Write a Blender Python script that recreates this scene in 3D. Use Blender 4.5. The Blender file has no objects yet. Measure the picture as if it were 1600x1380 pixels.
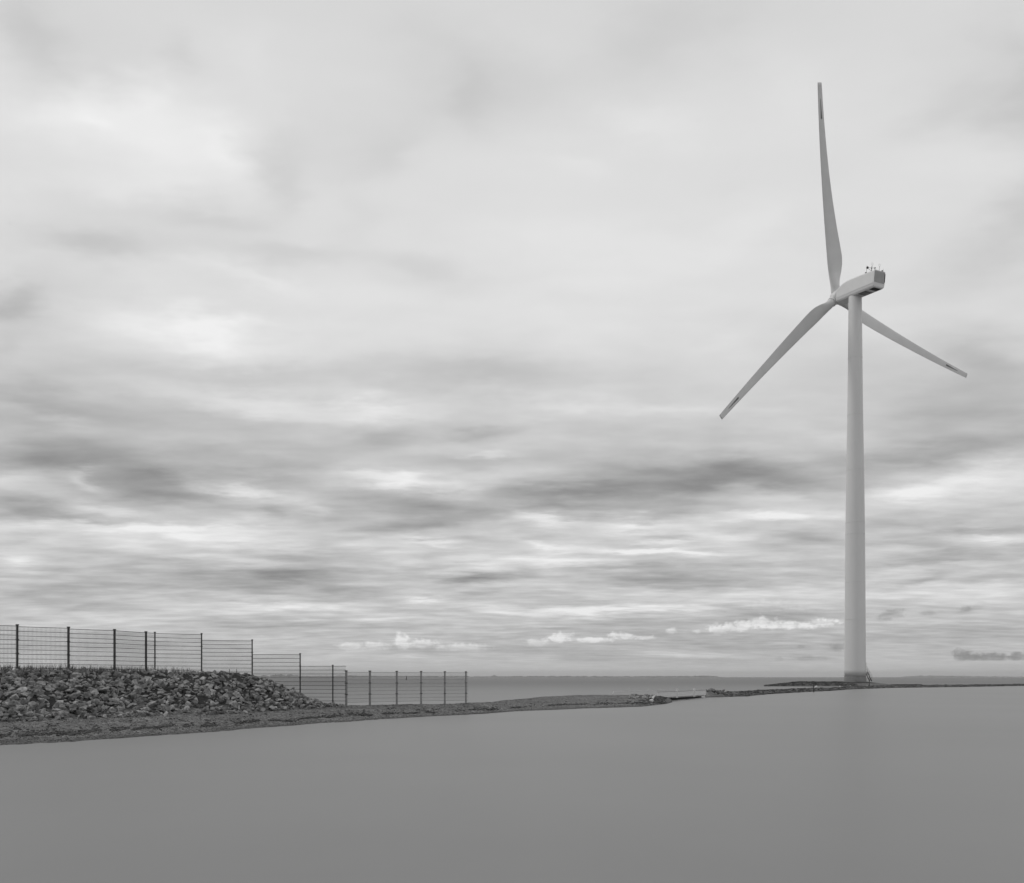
import bpy, bmesh, math, random
from mathutils import Vector, Matrix, noise
R = math.radians
random.seed(7)
scene = bpy.context.scene
col = scene.collection

# ------------------------------------------------------------ camera
F = 1400.0          # focal length in photo pixels (photo 1600 px wide)
HOR = 1058.0        # horizon row
EYE = 2.0           # camera height above the water
cd = bpy.data.cameras.new('camera'); cam = bpy.data.objects.new('camera', cd); col.objects.link(cam)
cam.location = (0, 0, EYE); cam.rotation_euler = (R(90), 0, 0)
cd.sensor_width = 36; cd.lens = 36 * F / 1600; cd.shift_y = (HOR - 690) / 1600
cd.clip_start = 0.1; cd.clip_end = 90000
scene.camera = cam

scene.view_settings.view_transform = 'Standard'
scene.view_settings.look = 'None'
scene.view_settings.exposure = 0.0
scene.view_settings.gamma = 1.0
scene.cycles.sample_clamp_direct = 2.0; scene.cycles.sample_clamp_indirect = 2.0
scene.cycles.max_bounces = 5; scene.cycles.diffuse_bounces = 3; scene.cycles.glossy_bounces = 3; scene.cycles.volume_bounces = 0

# ------------------------------------------------------------ sky (world): overcast cloud layer over a Nishita sky
SUN_EL, SUN_AZ = R(38), R(-75)      # soft brightness from the left
w = bpy.data.worlds.new('World'); scene.world = w; w.use_nodes = True
nt = w.node_tree; nt.nodes.clear(); LK = nt.links.new
def N(t, **k):
    n = nt.nodes.new(t)
    for a, b in k.items(): setattr(n, a, b)
    return n
def M_(op, a, b=None, c=None, clamp=False):
    n = N('ShaderNodeMath', operation=op); n.use_clamp = clamp
    for i, v in enumerate((a, b, c)):
        if v is None: continue
        if isinstance(v, (int, float)): n.inputs[i].default_value = v
        else: LK(v, n.inputs[i])
    return n.outputs[0]
def VM(op, a, b=None):
    n = N('ShaderNodeVectorMath', operation=op)
    for i, v in enumerate((a, b)):
        if v is None: continue
        if isinstance(v, tuple): n.inputs[i].default_value = v
        else: LK(v, n.inputs[i])
    return n.outputs['Value'] if op == 'DOT_PRODUCT' else n.outputs[0]
def comb(x, y, z=0.0):
    n = N('ShaderNodeCombineXYZ')
    for i, v in enumerate((x, y, z)):
        if isinstance(v, (int, float)): n.inputs[i].default_value = v
        else: LK(v, n.inputs[i])
    return n.outputs[0]
def noise_n(vec, scale, detail=4, rough=0.5, out='Fac'):
    n = N('ShaderNodeTexNoise'); n.noise_dimensions = '3D'
    n.inputs['Scale'].default_value = scale; n.inputs['Detail'].default_value = detail; n.inputs['Roughness'].default_value = rough
    LK(vec, n.inputs['Vector']); return n.outputs[out]
def ramp(fac, pts):
    n = N('ShaderNodeValToRGB'); cr = n.color_ramp; cr.interpolation = 'EASE'
    while len(cr.elements) < len(pts): cr.elements.new(0.5)
    for e, (p, v) in zip(cr.elements, pts):
        e.position = p; e.color = (v, v, v, 1)
    LK(fac, n.inputs[0]); return n.outputs[0]
tc = N('ShaderNodeTexCoord')
dirv = VM('NORMALIZE', tc.outputs['Generated'])
sp = N('ShaderNodeSeparateXYZ'); LK(dirv, sp.inputs[0])
X, Y, Z = sp.outputs
AZ = M_('ARCTAN2', X, Y)
EL = M_('ARCSINE', Z)
def azel(px, py):
    u = (px - 800) / F; v = (HOR - py) / F
    return math.atan(u), math.atan(v / math.hypot(1, u))
# cloud-layer plane coordinates: features crowd into streaks near the horizon
den = M_('ADD', M_('MAXIMUM', Z, 0.0), 0.075)
PL = comb(M_('DIVIDE', X, den), M_('DIVIDE', Y, den))
# slow warp so that no band is a clean ellipse; weaker near the horizon
wamp = M_('MULTIPLY_ADD', M_('MAXIMUM', EL, 0.0), 0.12, 0.006)
wn = VM('SUBTRACT', noise_n(PL, 1.1, 5, 0.62, 'Color'), (0.5, 0.5, 0.5))
wsp = N('ShaderNodeSeparateXYZ'); LK(wn, wsp.inputs[0])
wn2 = VM('SUBTRACT', noise_n(VM('MULTIPLY', PL, (1.0, 1.7, 1)), 4.5, 5, 0.65, 'Color'), (0.5, 0.5, 0.5))
wsq = N('ShaderNodeSeparateXYZ'); LK(wn2, wsq.inputs[0])
AZw = M_('ADD', AZ, M_('MULTIPLY', M_('MULTIPLY_ADD', wsq.outputs[0], .3, wsp.outputs[0]), M_('MULTIPLY', wamp, 4.0)))
ELw = M_('ADD', EL, M_('MULTIPLY', M_('MULTIPLY_ADD', wsq.outputs[1], .4, wsp.outputs[1]), M_('MULTIPLY', wamp, 1.7)))
P2 = comb(AZw, ELw)
# base brightness against elevation (display values)
ele = M_('MULTIPLY', EL, 1 / R(40), clamp=True)
def ep(py): return azel(800, py)[1] / R(40)
base = ramp(ele, [(ep(1058), .77), (ep(1040), .795), (ep(1010), .755), (ep(960), .785), (ep(880), .795), (ep(780), .79), (ep(700), .795),
                  (ep(600), .84), (ep(480), .872), (ep(300), .876), (ep(150), .865), (ep(0), .85)])
acc = base
STROKES = '''380 260 640 180 60 -4|620 60 820 110 60 -3|560 300 560 380 50 -3|1440 100 1560 160 60 -3|0 330 300 360 40 -3|430 780 640 810 20 -8|900 880 1100 890 14 -6|200 870 420 868 10 10
-20 650 380 690 75 -16|0 765 480 800 60 -8|150 898 620 905 30 -12|850 745 1320 735 50 -12|420 700 820 700 42 -9|0 450 180 470 60 -7|1380 655 1640 640 60 -11|1040 980 1300 975 22 -6|-20 80 200 60 80 -5|850 560 1100 560 70 4|700 120 1100 90 70 -5
20 150 260 150 35 9|130 200 370 235 48 15|0 265 370 285 22 7|0 185 130 190 30 7|90 175 140 195 12 5|190 140 230 150 25 6|310 215 345 255 26 7
40 365 250 392 22 -13|250 335 400 350 18 -7|0 460 70 450 28 -16|330 385 540 412 15 -8|430 230 420 300 38 -8|250 70 300 110 30 -5|0 20 70 60 70 -9|420 130 380 60 40 4
290 405 450 470 14 9|700 100 780 170 50 -5|970 180 1070 205 35 7|885 250 965 262 16 5|790 390 1050 395 50 6|830 450 1000 455 25 4|600 425 700 445 24 -6|560 230 640 190 30 -4
1170 100 1260 160 60 4|1080 390 1200 325 40 6|1555 60 1620 250 55 -11|1545 350 1620 320 60 -11|1400 195 1520 145 28 -5|1450 420 1560 400 40 -6|1000 30 1100 60 50 -5|1060 0 1200 10 30 -4
150 480 430 545 28 20|280 500 360 530 20 12|80 505 190 528 16 7|0 605 150 628 30 -20|200 572 540 585 14 -11|210 612 560 632 16 18|50 640 150 652 9 15|0 540 40 535 20 -8
0 700 160 712 30 -32|110 708 300 765 26 -26|180 765 340 772 18 -20|115 733 175 758 9 24|330 708 520 728 17 -18|330 757 450 772 9 40|460 790 510 792 7 24|0 788 110 806 17 -42
90 808 170 812 8 -24|0 823 390 822 8 28|130 788 220 796 10 26|0 845 400 838 20 16|200 823 480 852 12 16|245 880 325 875 8 -18|280 905 530 903 13 -34|60 905 200 916 10 -26|380 858 540 872 10 -20|0 880 60 882 10 24
400 790 430 800 12 -14|540 735 640 740 5 6|0 925 150 932 10 -20|30 946 250 948 8 -18|150 942 400 955 9 14|0 968 280 968 8 12|0 1030 110 1036 9 14|300 975 460 980 8 -16|0 752 110 742 12 16|230 740 300 742 12 -16
620 585 920 585 19 -15|520 625 640 632 14 17|830 622 1160 632 11 12|530 682 650 680 15 -15|690 670 840 658 12 -18|725 710 795 712 6 20|670 698 860 696 12 7|530 738 715 765 12 36|560 782 740 802 16 -20
770 790 960 775 18 -42|930 762 1140 752 26 -34|1080 730 1240 728 20 -18|760 778 960 772 12 -14|900 798 1060 800 9 -26|580 824 760 816 9 -30|795 810 880 816 6 30|930 823 1060 815 8 28|630 845 710 850 6 32|825 852 885 856 7 32
985 845 1080 846 5 26|930 856 1080 866 5 38|690 872 970 878 8 32|680 901 790 902 7 -38|850 893 1080 893 4 -22|900 910 1080 914 8 -24|560 850 650 856 10 14|740 745 860 735 12 10|660 790 700 800 14 -10|1000 830 1080 838 5 -14
1060 528 1140 530 20 5|1500 540 1610 565 42 -16|1400 600 1600 650 30 -8|1340 712 1620 690 18 -36|1060 745 1310 745 18 -18|1050 785 1100 760 20 -22|1420 765 1610 738 18 30|1380 765 1500 775 13 18|1150 803 1290 800 7 38
1110 765 1290 780 14 12|1050 835 1160 838 9 20|1050 864 1160 866 6 24|1190 842 1320 838 12 -16|1350 845 1490 842 7 -28|1470 826 1610 824 8 -38|1500 840 1610 838 6 28|1370 872 1610 862 10 -38|1360 887 1490 880 8 16|1060 902 1320 896 7 -14|1360 820 1480 822 10 -10
1000 905 1160 915 11 -20|990 950 1100 950 5 32|1090 966 1310 962 10 -28|1350 922 1610 925 18 20|1080 928 1310 925 10 14|1410 914 1470 894 7 -32|1485 905 1610 898 8 -32|1380 962 1408 950 5 -20|1360 990 1610 988 12 -14
1000 1024 1120 1024 4 20|1000 1033 1210 1036 5 -22|1235 1031 1300 1028 4 -20|1292 1012 1318 1006 5 -22|990 1002 1290 1006 14 -12|400 897 510 900 12 -24|450 926 610 930 8 -28|670 898 800 900 6 -32|725 929 775 926 5 -26
635 938 705 937 5 42|390 950 510 950 6 30|735 947 810 955 6 26|560 968 630 968 3 22|430 976 570 976 5 -22|790 985 970 985 8 -22|850 958 1010 953 6 44|930 972 1010 970 5 -20|800 982 880 980 2 28|300 1000 560 1010 10 8|620 1023 670 1025 2 26
620 1014 760 1013 4 -14|760 1012 1000 1030 8 -12|870 1030 1000 1028 6 -8|400 1045 1600 1046 7 6|1500 955 1530 950 4 -16|1540 1000 1600 1005 6 5|480 1030 560 1020 3 10|1450 945 1560 948 5 8'''
def stroke(x1, y1, x2, y2, wd, amp):
    global acc
    a, b = azel(x1, y1), azel(x2, y2)
    cx, cy = (a[0] + b[0]) / 2, (a[1] + b[1]) / 2
    L = math.hypot(b[0] - a[0], b[1] - a[1]); rot = math.atan2(b[1] - a[1], b[0] - a[0])
    m = ((x1 + x2) / 2, (y1 + y2) / 2); e1 = azel(m[0], m[1] - wd / 2); e2 = azel(m[0], m[1] + wd / 2)
    W = math.hypot(e1[0] - e2[0], e1[1] - e2[1])
    sx_, sy_ = L * 0.55 + W * .4, W * 1.08; c_, s_ = math.cos(rot), math.sin(rot)
    q = comb(M_('MULTIPLY_ADD', acc, 1e-7, AZw), ELw, 1.0)      # carrying the running sum keeps the node chain sequential
    u = VM('DOT_PRODUCT', q, (c_ / sx_, s_ / sx_, -(cx * c_ + cy * s_) / sx_))
    v = VM('DOT_PRODUCT', q, (-s_ / sy_, c_ / sy_, (cx * s_ - cy * c_) / sy_))
    d = M_('MULTIPLY_ADD', u, u, M_('MULTIPLY', v, v))
    acc = M_('MULTIPLY_ADD', M_('EXPONENT', M_('MULTIPLY', d, -1.0)), amp * ((1.0 if amp > 0 else 1.6) if y1 < 560 else (1.15 if amp > -22 else .8)) / 255, acc)
for row in STROKES.split('\n'):
    for s in row.split('|'): stroke(*map(float, s.split()))
# free cloud texture in the layer
big = M_('SUBTRACT', noise_n(VM('ADD', VM('MULTIPLY', PL, (0.9, 1.5, 1)), (3.1, 5.2, 0)), 1.3, 6, 0.52), 0.5)
fine = M_('SUBTRACT', noise_n(VM('MULTIPLY', PL, (1.5, 2.3, 1)), 2.7, 5, 0.5), 0.5)
streak = M_('SUBTRACT', noise_n(comb(M_('MULTIPLY', AZ, 9.0), M_('MULTIPLY', EL, 130.0)), 1.0, 5, 0.6), 0.5)
lowk = ramp(ele, [(0, .35), (ep(1000), .9), (ep(900), 1), (ep(760), .9), (ep(600), .5), (ep(400), .3), (1, .28)])
lows = ramp(ele, [(0, .3), (ep(1000), 1), (ep(900), .9), (ep(800), .25), (ep(700), 0), (1, 0)])
acc = M_('ADD', acc, M_('MULTIPLY', M_('MULTIPLY', big, lowk), 0.24))
acc = M_('ADD', acc, M_('MULTIPLY', M_('MULTIPLY', M_('MULTIPLY', fine, lowk), M_('SUBTRACT', 1.15, ele)), 0.27))
acc = M_('ADD', acc, M_('MULTIPLY', M_('MULTIPLY', streak, lows), 0.13))
# small cumulus heads low over the horizon: ragged tops, flat fading feet
cn = noise_n(comb(M_('MULTIPLY', AZ, 1.0), M_('MULTIPLY', EL, 1.25)), 105.0, 6, 0.68)
def cumulus(heads, footpy, fade, amp, nk=1.5):
    global acc
    env = None
    for (px, py, rx, ry) in heads:
        c = azel(px, py)
        u = M_('MULTIPLY_ADD', M_('MULTIPLY_ADD', acc if env is None else env, 1e-7, AZ), F / rx, -c[0] * F / rx)
        v = M_('MULTIPLY_ADD', EL, F / ry, -c[1] * F / ry)
        g = M_('EXPONENT', M_('MULTIPLY', M_('MULTIPLY_ADD', u, u, M_('MULTIPLY', v, v)), -1.0))
        env = g if env is None else M_('MAXIMUM', env, g)
    v = M_('ADD', env, M_('MULTIPLY', M_('SUBTRACT', cn, 0.5), nk))
    m = N('ShaderNodeMapRange'); m.interpolation_type = 'SMOOTHSTEP'
    m.inputs['From Min'].default_value = 0.30; m.inputs['From Max'].default_value = 0.85; LK(v, m.inputs['Value'])
    ft = N('ShaderNodeMapRange'); ft.interpolation_type = 'SMOOTHSTEP'
    ft.inputs['From Min'].default_value = azel(heads[0][0], footpy)[1]; ft.inputs['From Max'].default_value = azel(heads[0][0], footpy - fade)[1]
    LK(EL, ft.inputs['Value'])
    acc = M_('MULTIPLY_ADD', M_('MULTIPLY', M_('MULTIPLY', m.outputs[0], M_('MULTIPLY_ADD', cn, 1.8, .15)), ft.outputs[0]), amp / 255, acc)
cumulus([(628, 1003, 17, 15), (660, 1006, 30, 9), (585, 1010, 30, 9), (725, 1012, 50, 8), (548, 1010, 22, 8)], 1026, 26, 42)
cumulus([(875, 996, 24, 9), (840, 1004, 24, 7), (930, 1000, 40, 5), (972, 994, 26, 7), (1010, 997, 20, 4)], 1016, 20, 42)
cumulus([(1122, 984, 22, 12), (1160, 978, 22, 11), (1188, 973, 26, 11), (1232, 977, 22, 8), (1258, 977, 26, 7), (1286, 973, 28, 7), (1140, 981, 20, 9), (1210, 977, 22, 9), (1050, 987, 10, 7), (1088, 987, 8, 4)], 998, 20, 46)
cumulus([(1200, 948, 34, 12), (1240, 954, 26, 9)], 968, 22, 12)
cumulus([(1504, 1024, 15, 10), (1522, 1027, 12, 6), (1550, 1027, 22, 8), (1592, 1026, 16, 8)], 1035, 4, -52, 1.3)
cumulus([(1395, 960, 17, 9), (1385, 966, 14, 5), (1508, 952, 10, 5), (1450, 958, 14, 4)], 974, 8, -18, 2.0)
cumulus([(1310, 1010, 14, 7), (1251, 1011, 6, 4), (1214, 1030, 14, 4), (1260, 1029, 26, 5)], 1035, 3, -14, 2.0)
acc = M_('MINIMUM', M_('MAXIMUM', acc, 0.2), 0.955)
lin = M_('POWER', acc, 2.2)
sky = N('ShaderNodeTexSky'); sky.sky_type = 'NISHITA'; sky.sun_disc = False
sky.sun_elevation = SUN_EL; sky.sun_rotation = SUN_AZ; sky.air_density = 1.0; sky.dust_density = 3.0
bw = N('ShaderNodeRGBToBW'); LK(sky.outputs[0], bw.inputs[0])
mx = N('ShaderNodeMix'); mx.data_type = 'FLOAT'; mx.inputs[0].default_value = 0.96     # the cloud layer is nearly closed
LK(bw.outputs[0], mx.inputs[2]); LK(M_('MULTIPLY', lin, 10.0), mx.inputs[3])
bg = N('ShaderNodeBackground'); bg.inputs['Strength'].default_value = 0.1
LK(mx.outputs[0], bg.inputs['Color'])
ow = N('ShaderNodeOutputWorld'); LK(bg.outputs[0], ow.inputs['Surface'])
w.cycles.sampling_method = 'MANUAL'; w.cycles.sample_map_resolution = 512

sl = bpy.data.lights.new('sun', 'SUN'); so = bpy.data.objects.new('sun', sl); col.objects.link(so)
sl.energy = 0.7; sl.angle = R(14); sl.color = (1.0, 0.985, 0.96)
sv = Vector((math.sin(SUN_AZ) * math.cos(SUN_EL), math.cos(SUN_AZ) * math.cos(SUN_EL), math.sin(SUN_EL)))
so.rotation_euler = sv.to_track_quat('Z', 'Y').to_euler(); so.location = sv * 300

# ------------------------------------------------------------ helpers
def at(px, Yd, z=0.0): return Vector(((px - 800) * Yd / F, Yd, z))
def zat(py, Yd): return EYE + (HOR - py) * Yd / F
def tag(o, label=None, cat=None, group=None, kind=None):
    if label: o['label'] = label
    if cat: o['category'] = cat
    if group: o['group'] = group
    if kind: o['kind'] = kind
    return o
def empty(name, loc, **k):
    o = bpy.data.objects.new(name, None); o.location = loc; o.empty_display_size = .3; col.objects.link(o); return tag(o, **k)
def link(name, bm, m, parent=None, origin=None, smooth=False, mats=None):
    """bm is in world coordinates; origin is the world position of the (parent) thing."""
    me = bpy.data.meshes.new(name)
    if origin is not None: bmesh.ops.translate(bm, verts=bm.verts, vec=-Vector(origin))
    bmesh.ops.recalc_face_normals(bm, faces=bm.faces)
    bm.to_mesh(me); bm.free()
    for p in me.polygons: p.use_smooth = smooth
    for mm in (mats or [m]): me.materials.append(mm)
    o = bpy.data.objects.new(name, me); col.objects.link(o)
    if parent: o.parent = parent
    elif origin is not None: o.location = origin
    return o
def box(bm, c, sx, sy, sz, mat=None):
    mm = Matrix.Translation(c) @ (mat.to_4x4() if mat else Matrix()) @ Matrix.Diagonal((sx, sy, sz, 1))
    return bmesh.ops.create_cube(bm, size=1, matrix=mm)['verts']
def bar(bm, a, b, wx, wy=None, up=Vector((0, 0, 1))):
    """rectangular bar a->b, wx across, wy along 'up'"""
    a, b = Vector(a), Vector(b); d = b - a; L = d.length; d.normalize()
    if abs(d.dot(up)) > .99: up = Vector((0, 1, 0))
    x = d.cross(up).normalized(); y = x.cross(d)
    m = Matrix((x, y, d)).transposed()
    return box(bm, (a + b) / 2, wx, wy or wx, L, m)
def tube(bm, pts, rad, n=8, cap=True):
    pts = [Vector(p) for p in pts]; rad = rad if hasattr(rad, '__len__') else [rad] * len(pts); rings = []
    for i, p in enumerate(pts):
        d = (pts[min(i + 1, len(pts) - 1)] - pts[max(i - 1, 0)]).normalized()
        u = Vector((0, 0, 1)) if abs(d.z) < .95 else Vector((0, 1, 0))
        x = d.cross(u).normalized(); y = x.cross(d)
        rings.append([bm.verts.new(p + (x * math.cos(2 * math.pi * k / n) + y * math.sin(2 * math.pi * k / n)) * rad[i]) for k in range(n)])
    for i in range(len(rings) - 1):
        for k in range(n): bm.faces.new((rings[i][k], rings[i][(k + 1) % n], rings[i + 1][(k + 1) % n], rings[i + 1][k]))
    if cap: bm.faces.new(rings[0]); bm.faces.new(rings[-1])
def lathe(bm, c, prof, n=64, cap=True):
    rings = [[bm.verts.new(Vector((c[0] + r * math.cos(2 * math.pi * k / n), c[1] + r * math.sin(2 * math.pi * k / n), z))) for k in range(n)] for r, z in prof]
    for i in range(len(rings) - 1):
        for k in range(n): bm.faces.new((rings[i][k], rings[i][(k + 1) % n], rings[i + 1][(k + 1) % n], rings[i + 1][k]))
    if cap: bm.faces.new(rings[0]); bm.faces.new(rings[-1])

# ------------------------------------------------------------ materials (the place is rendered in greys)
def mat(name, lo, hi=None, scale=3.0, rough=0.7, detail=6, bump=0.0, bscale=None, stretch=(1, 1, 1), spec=0.4, vor=None):
    m = bpy.data.materials.new(name); m.use_nodes = True; t = m.node_tree; b = t.nodes['Principled BSDF']
    b.inputs['Roughness'].default_value = rough; b.inputs['Specular IOR Level'].default_value = spec
    hi = hi if hi is not None else lo * 1.15
    tcn = t.nodes.new('ShaderNodeTexCoord'); mp = t.nodes.new('ShaderNodeMapping'); mp.inputs['Scale'].default_value = stretch
    t.links.new(tcn.outputs['Object'], mp.inputs[0])
    n = t.nodes.new('ShaderNodeTexNoise'); n.inputs['Scale'].default_value = scale; n.inputs['Detail'].default_value = detail; n.inputs['Roughness'].default_value = .6
    t.links.new(mp.outputs[0], n.inputs['Vector'])
    r = t.nodes.new('ShaderNodeMapRange'); r.inputs['From Min'].default_value = .3; r.inputs['From Max'].default_value = .7
    r.inputs['To Min'].default_value = lo; r.inputs['To Max'].default_value = hi
    t.links.new(n.outputs['Fac'], r.inputs['Value'])
    out = r.outputs[0]
    if vor:
        v = t.nodes.new('ShaderNodeTexVoronoi'); v.inputs['Scale'].default_value = vor; t.links.new(mp.outputs[0], v.inputs['Vector'])
        s = t.nodes.new('ShaderNodeSeparateColor'); t.links.new(v.outputs['Color'], s.inputs[0])
        q = t.nodes.new('ShaderNodeMapRange'); q.inputs['To Min'].default_value = .35; q.inputs['To Max'].default_value = 1.75; t.links.new(s.outputs[0], q.inputs['Value'])
        mu = t.nodes.new('ShaderNodeMath'); mu.operation = 'MULTIPLY'; t.links.new(out, mu.inputs[0]); t.links.new(q.outputs[0], mu.inputs[1]); out = mu.outputs[0]
    t.links.new(out, b.inputs['Base Color'])
    if bump:
        n2 = t.nodes.new('ShaderNodeTexNoise'); n2.inputs['Scale'].default_value = bscale or scale * 3; n2.inputs['Detail'].default_value = 6
        t.links.new(mp.outputs[0], n2.inputs['Vector'])
        bp = t.nodes.new('ShaderNodeBump'); bp.inputs['Strength'].default_value = bump; bp.inputs['Distance'].default_value = .05
        t.links.new(n2.outputs['Fac'], bp.inputs['Height']); t.links.new(bp.outputs[0], b.inputs['Normal'])
    return m
def rand_tint(m, amt=0.5):
    """per-object random tint for copied stones"""
    t = m.node_tree; b = t.nodes['Principled BSDF']; src = b.inputs['Base Color'].links[0].from_socket
    oi = t.nodes.new('ShaderNodeObjectInfo'); q = t.nodes.new('ShaderNodeMapRange'); q.inputs['To Min'].default_value = 1 - amt; q.inputs['To Max'].default_value = 1 + amt
    t.links.new(oi.outputs['Random'], q.inputs['Value'])
    mu = t.nodes.new('ShaderNodeMath'); mu.operation = 'MULTIPLY'; t.links.new(src, mu.inputs[0]); t.links.new(q.outputs[0], mu.inputs[1])
    t.links.new(mu.outputs[0], b.inputs['Base Color']); return m
def island_tint(m, amt=0.5):
    t = m.node_tree; b = t.nodes['Principled BSDF']; src = b.inputs['Base Color'].links[0].from_socket
    oi = t.nodes.new('ShaderNodeNewGeometry'); q = t.nodes.new('ShaderNodeMapRange'); q.inputs['To Min'].default_value = 1 - amt; q.inputs['To Max'].default_value = 1 + amt
    t.links.new(oi.outputs['Random Per Island'], q.inputs['Value'])
    mu = t.nodes.new('ShaderNodeMath'); mu.operation = 'MULTIPLY'; t.links.new(src, mu.inputs[0]); t.links.new(q.outputs[0], mu.inputs[1])
    t.links.new(mu.outputs[0], b.inputs['Base Color']); return m
M_tower = mat('tower_paint', .66, .72, .35, rough=.45, stretch=(1, 1, .06), detail=5)
M_blade = mat('blade_gelcoat', .64, .72, .25, rough=.4, detail=5)
M_mark = mat('blade_marking', .09, .13, 1.5, rough=.5)
M_nac = mat('nacelle_paint', .68, .74, .5, rough=.4, detail=5)
M_vent = mat('vent_dark', .012, .02, 2, rough=.8)
M_conc = mat('concrete', .20, .27, 1.2, rough=.9, bump=.2)
M_steel = mat('galvanised_steel', .12, .18, 3, rough=.5)
M_post = mat('post_paint', .035, .06, 6, rough=.5)
M_postp = mat('post_paint_weathered', .24, .32, 6, rough=.6)
M_wirep = mat('fence_wire_weathered', .2, .28, 6, rough=.5)
M_wire = mat('fence_wire', .05, .08, 6, rough=.5)
M_rock = rand_tint(mat('riprap_stone', .08, .35, 2.2, rough=.95, bump=.6, bscale=9), .5)
M_rock2 = island_tint(mat('riprap_stone_mass', .08, .35, 2.2, rough=.95, bump=.6, bscale=9), .5)
M_pale = mat('pale_stone', .55, .7, 4, rough=.9)
M_gravel = mat('gravel', .085, .145, .6, rough=.95, bump=.8, bscale=12, vor=10)
M_pebble = island_tint(mat('pebble', .10, .18, 3, rough=.9), .75)
M_weed = island_tint(mat('seaweed', .035, .08, 4, rough=.8), .4)
M_grass = island_tint(mat('dry_grass', .10, .18, 4, rough=.8), .4)
M_scrub = island_tint(mat('shore_scrub', .05, .1, .8, rough=.9), .4)
M_plank = mat('painted_planks', .66, .74, 1.0, rough=.7, stretch=(1, 1, 6))
M_deck = mat('deck_boards', .3, .42, 2, rough=.6)
M_timber = mat('tarred_timber', .02, .04, 2, rough=.8)
M_coast = mat('far_coast', .05, .1, .004, rough=1)

def water_mat(name, base, rough, spec, bscale, bstr, stretch=(1, 1, 1)):
    m = bpy.data.materials.new(name); m.use_nodes = True; t = m.node_tree; b = t.nodes['Principled BSDF']
    b.inputs['Roughness'].default_value = rough; b.inputs['Specular IOR Level'].default_value = spec; b.inputs['IOR'].default_value = 1.40
    tcn = t.nodes.new('ShaderNodeTexCoord'); mp = t.nodes.new('ShaderNodeMapping'); mp.inputs['Scale'].default_value = stretch
    t.links.new(tcn.outputs['Object'], mp.inputs[0])
    n = t.nodes.new('ShaderNodeTexNoise'); n.inputs['Scale'].default_value = bscale; n.inputs['Detail'].default_value = 6; n.inputs['Roughness'].default_value = .6
    t.links.new(mp.outputs[0], n.inputs['Vector'])
    r = t.nodes.new('ShaderNodeMapRange'); r.inputs['From Min'].default_value = .3; r.inputs['From Max'].default_value = .7
    r.inputs['To Min'].default_value = base * .9; r.inputs['To Max'].default_value = base * 1.1
    t.links.new(n.outputs['Fac'], r.inputs['Value']); t.links.new(r.outputs[0], b.inputs['Base Color'])
    if bstr:
        bp = t.nodes.new('ShaderNodeBump'); bp.inputs['Strength'].default_value = bstr; bp.inputs['Distance'].default_value = .1
        t.links.new(n.outputs['Fac'], bp.inputs['Height']); t.links.new(bp.outputs[0], b.inputs['Normal'])
    return m
M_lagoon = water_mat('still_water', .165, .40, .95, .05, 0, (1, 1, 1))
M_sea = water_mat('sea_water', .085, .3, .5, .08, 0, (.12, 1, 1))
# calm and mirror-like inshore, wind-roughened and matt farther out
t = M_sea.node_tree; b = t.nodes['Principled BSDF']; gp = t.nodes.new('ShaderNodeNewGeometry'); sx = t.nodes.new('ShaderNodeSeparateXYZ'); t.links.new(gp.outputs['Position'], sx.inputs[0])
for sock, a_, b_ in (('Roughness', .3, .75), ('Specular IOR Level', .5, .25)):
    q = t.nodes.new('ShaderNodeMapRange'); q.interpolation_type = 'SMOOTHSTEP'; q.inputs['From Min'].default_value = 50; q.inputs['From Max'].default_value = 420
    q.inputs['To Min'].default_value = a_; q.inputs['To Max'].default_value = b_; t.links.new(sx.outputs[1], q.inputs['Value']); t.links.new(q.outputs[0], b.inputs[sock])
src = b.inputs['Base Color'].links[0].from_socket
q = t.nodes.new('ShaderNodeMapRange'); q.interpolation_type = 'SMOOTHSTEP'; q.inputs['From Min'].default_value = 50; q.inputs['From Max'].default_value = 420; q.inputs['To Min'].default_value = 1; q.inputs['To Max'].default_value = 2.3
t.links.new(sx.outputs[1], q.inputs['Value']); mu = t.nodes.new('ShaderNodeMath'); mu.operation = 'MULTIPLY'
t.links.new(src, mu.inputs[0]); t.links.new(q.outputs[0], mu.inputs[1]); t.links.new(mu.outputs[0], b.inputs['Base Color'])

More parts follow.
